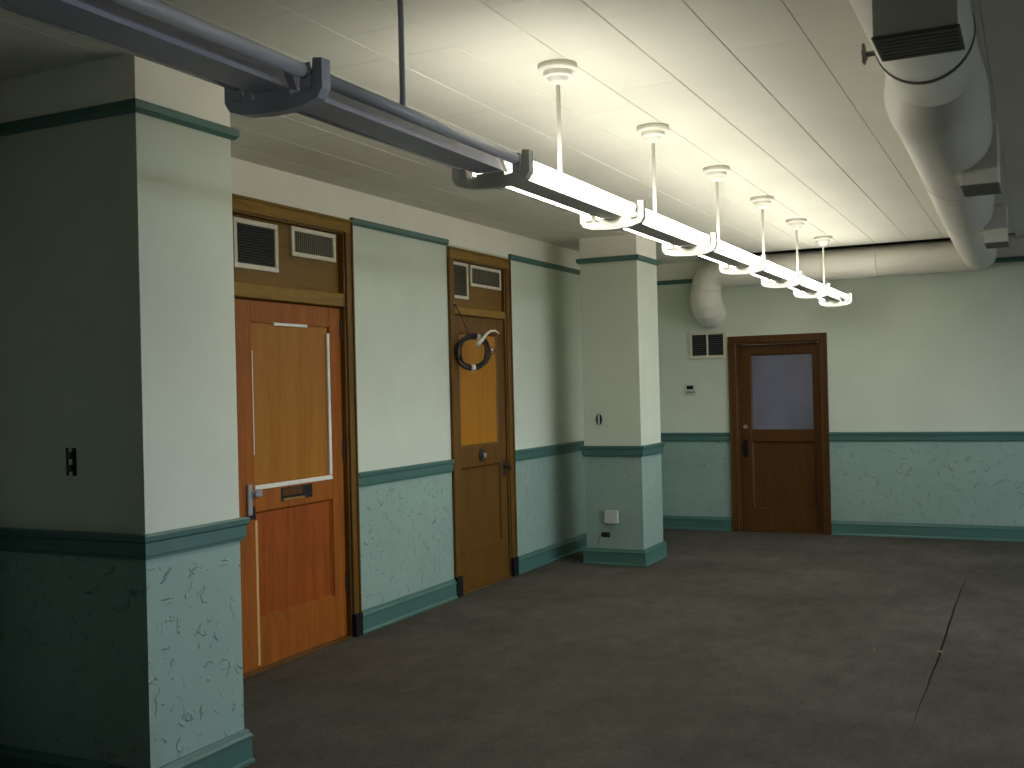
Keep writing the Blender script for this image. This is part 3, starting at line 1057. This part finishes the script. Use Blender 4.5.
outlet(3.131, -3.520, 1.347, 'uncovered brown outlet on the dark front of the near pillar')
sw = empty('switch_box', (-3.553, 9.047, 1.25), 'open oval switch hole on the far pillar above the chair rail', 'switch')
y = 9.047
pts = [(-3.553 + .030 * math.cos(t), 1.304 + .052 * math.sin(t)) for t in [i * math.pi / 8 for i in range(16)]]
MB().prism(pts, 'y', y - .0004, y - .004).build('box_opening', 'void', sw)
MB().bbox(-3.553 - .009, -3.553 + .009, y - .012, y - .0042, 1.258, 1.350, .003).build('switch_body', 'plastic', sw)
jb = empty('junction_box', (-3.447, 9.047, .377), 'square white surface box low on the far pillar', 'box')
MB().bbox(-3.508, -3.387, y - .030, y - .0005, .377, .490, .006).build('body', 'plastic', jb)
MB().bbox(-3.510, -3.385, y - .036, y - .0302, .375, .492, .004).build('lid', 'plastic', jb)
outlet(9.047, -3.515, .268, 'small dark horizontal outlet just above the far pillar baseboard', True, 0.72)

# ------------------------------------------------------------------ coil of cable hung on door 2
cc = Vector((-3.945, 7.42, 1.905))


def ray_at(u, v, xplane):
    d = FW + RT * ((u - 512) / FPX) - UP * ((v - 384) / FPX)
    return CAM + d * ((xplane - CAM.x) / d.x)


cc = ray_at(473, 352, -3.950)
hx = Vector((.6, .8, 0)).normalized()
coil = empty('cable_coil', cc - Vector((0, 0, .15)), 'coiled black cable with white tape hanging on the second door', 'cable')


def ring_pt(t, r, off=0.0):
    return cc + hx * (r * 1.02 * math.cos(t)) + VZ * (r * 0.98 * math.sin(t)) + Vector((.8, -.6, 0)) * off


for i in range(9):
    r = .112 + .030 * random.random()
    ph, of = random.random() * 6.28, random.uniform(-.014, .014)
    MB().sweep([ring_pt(2 * math.pi * k / 36, r + .007 * math.sin(2 * (2 * math.pi * k / 36) + ph), of + .006 * math.sin(3 * 2 * math.pi * k / 36 + ph))
                for k in range(36)], .0065, 6, closed=True).build('cable_loop', 'cable', coil)
for t0, ln in ((1.12, .20), (4.55, .24)):
    MB().sweep([ring_pt(t0 + ln * k / 3, .127) for k in range(4)], .027, 10).build('tape_wrap', 'tape', coil)
ns = [ray_at(477, 345, -3.86), ray_at(482, 340, -3.85), ray_at(486, 334.5, -3.85), ray_at(490.5, 331, -3.85), ray_at(495, 330.7, -3.85), ray_at(499, 333.5, -3.85)]
MB().sweep(ns, [.016, .015, .012, .009, .008, .006], 8).build('white_plug_end', 'tape', coil)
lp = ray_at(492, 351, -3.87)
MB().sweep([lp + hx * (.022 * math.cos(2 * math.pi * k / 14)) + VZ * (.026 * math.sin(2 * math.pi * k / 14)) for k in range(14)], .004, 6, closed=True).build('loose_loop', 'cable', coil)
MB().sweep([lp + VZ * .008 + hx * .006, lp + VZ * .016 - hx * .014], .009, 8).build('tape_wrap', 'tape', coil)
nail = ray_at(453, 303, XL + .012)
MB().sweep([nail, ray_at(457, 308, -4.03), ray_at(461, 315, -4.01), ray_at(465, 325, -3.99), ray_at(469, 336, -3.97)], .0045, 6).build('hanging_cord', 'cable', coil)
MB().cyl(nail - Vector((.004, 0, 0)), nail + Vector((.012, 0, 0)), .005, n=8).build('nail', 'steel', coil)

# ------------------------------------------------------------------ scraps on the carpet
for (x, y, r, lb) in ((-0.549, 6.742, .010, 'small white paint chip lying on the carpet seam'),
                      (-0.905, 6.66, .005, 'tiny pale speck on the carpet left of the seam')):
    mb = MB()
    pts = [(x + r * random.uniform(.6, 1.2) * math.cos(t), y + r * 1.3 * random.uniform(.6, 1.2) * math.sin(t)) for t in [i * math.pi / 4 for i in range(8)]]
    mb.prism(pts, 'z', 0.0005, 0.006)
    mb.build('paint_chip', 'rawwood', label=lb, cat='debris')
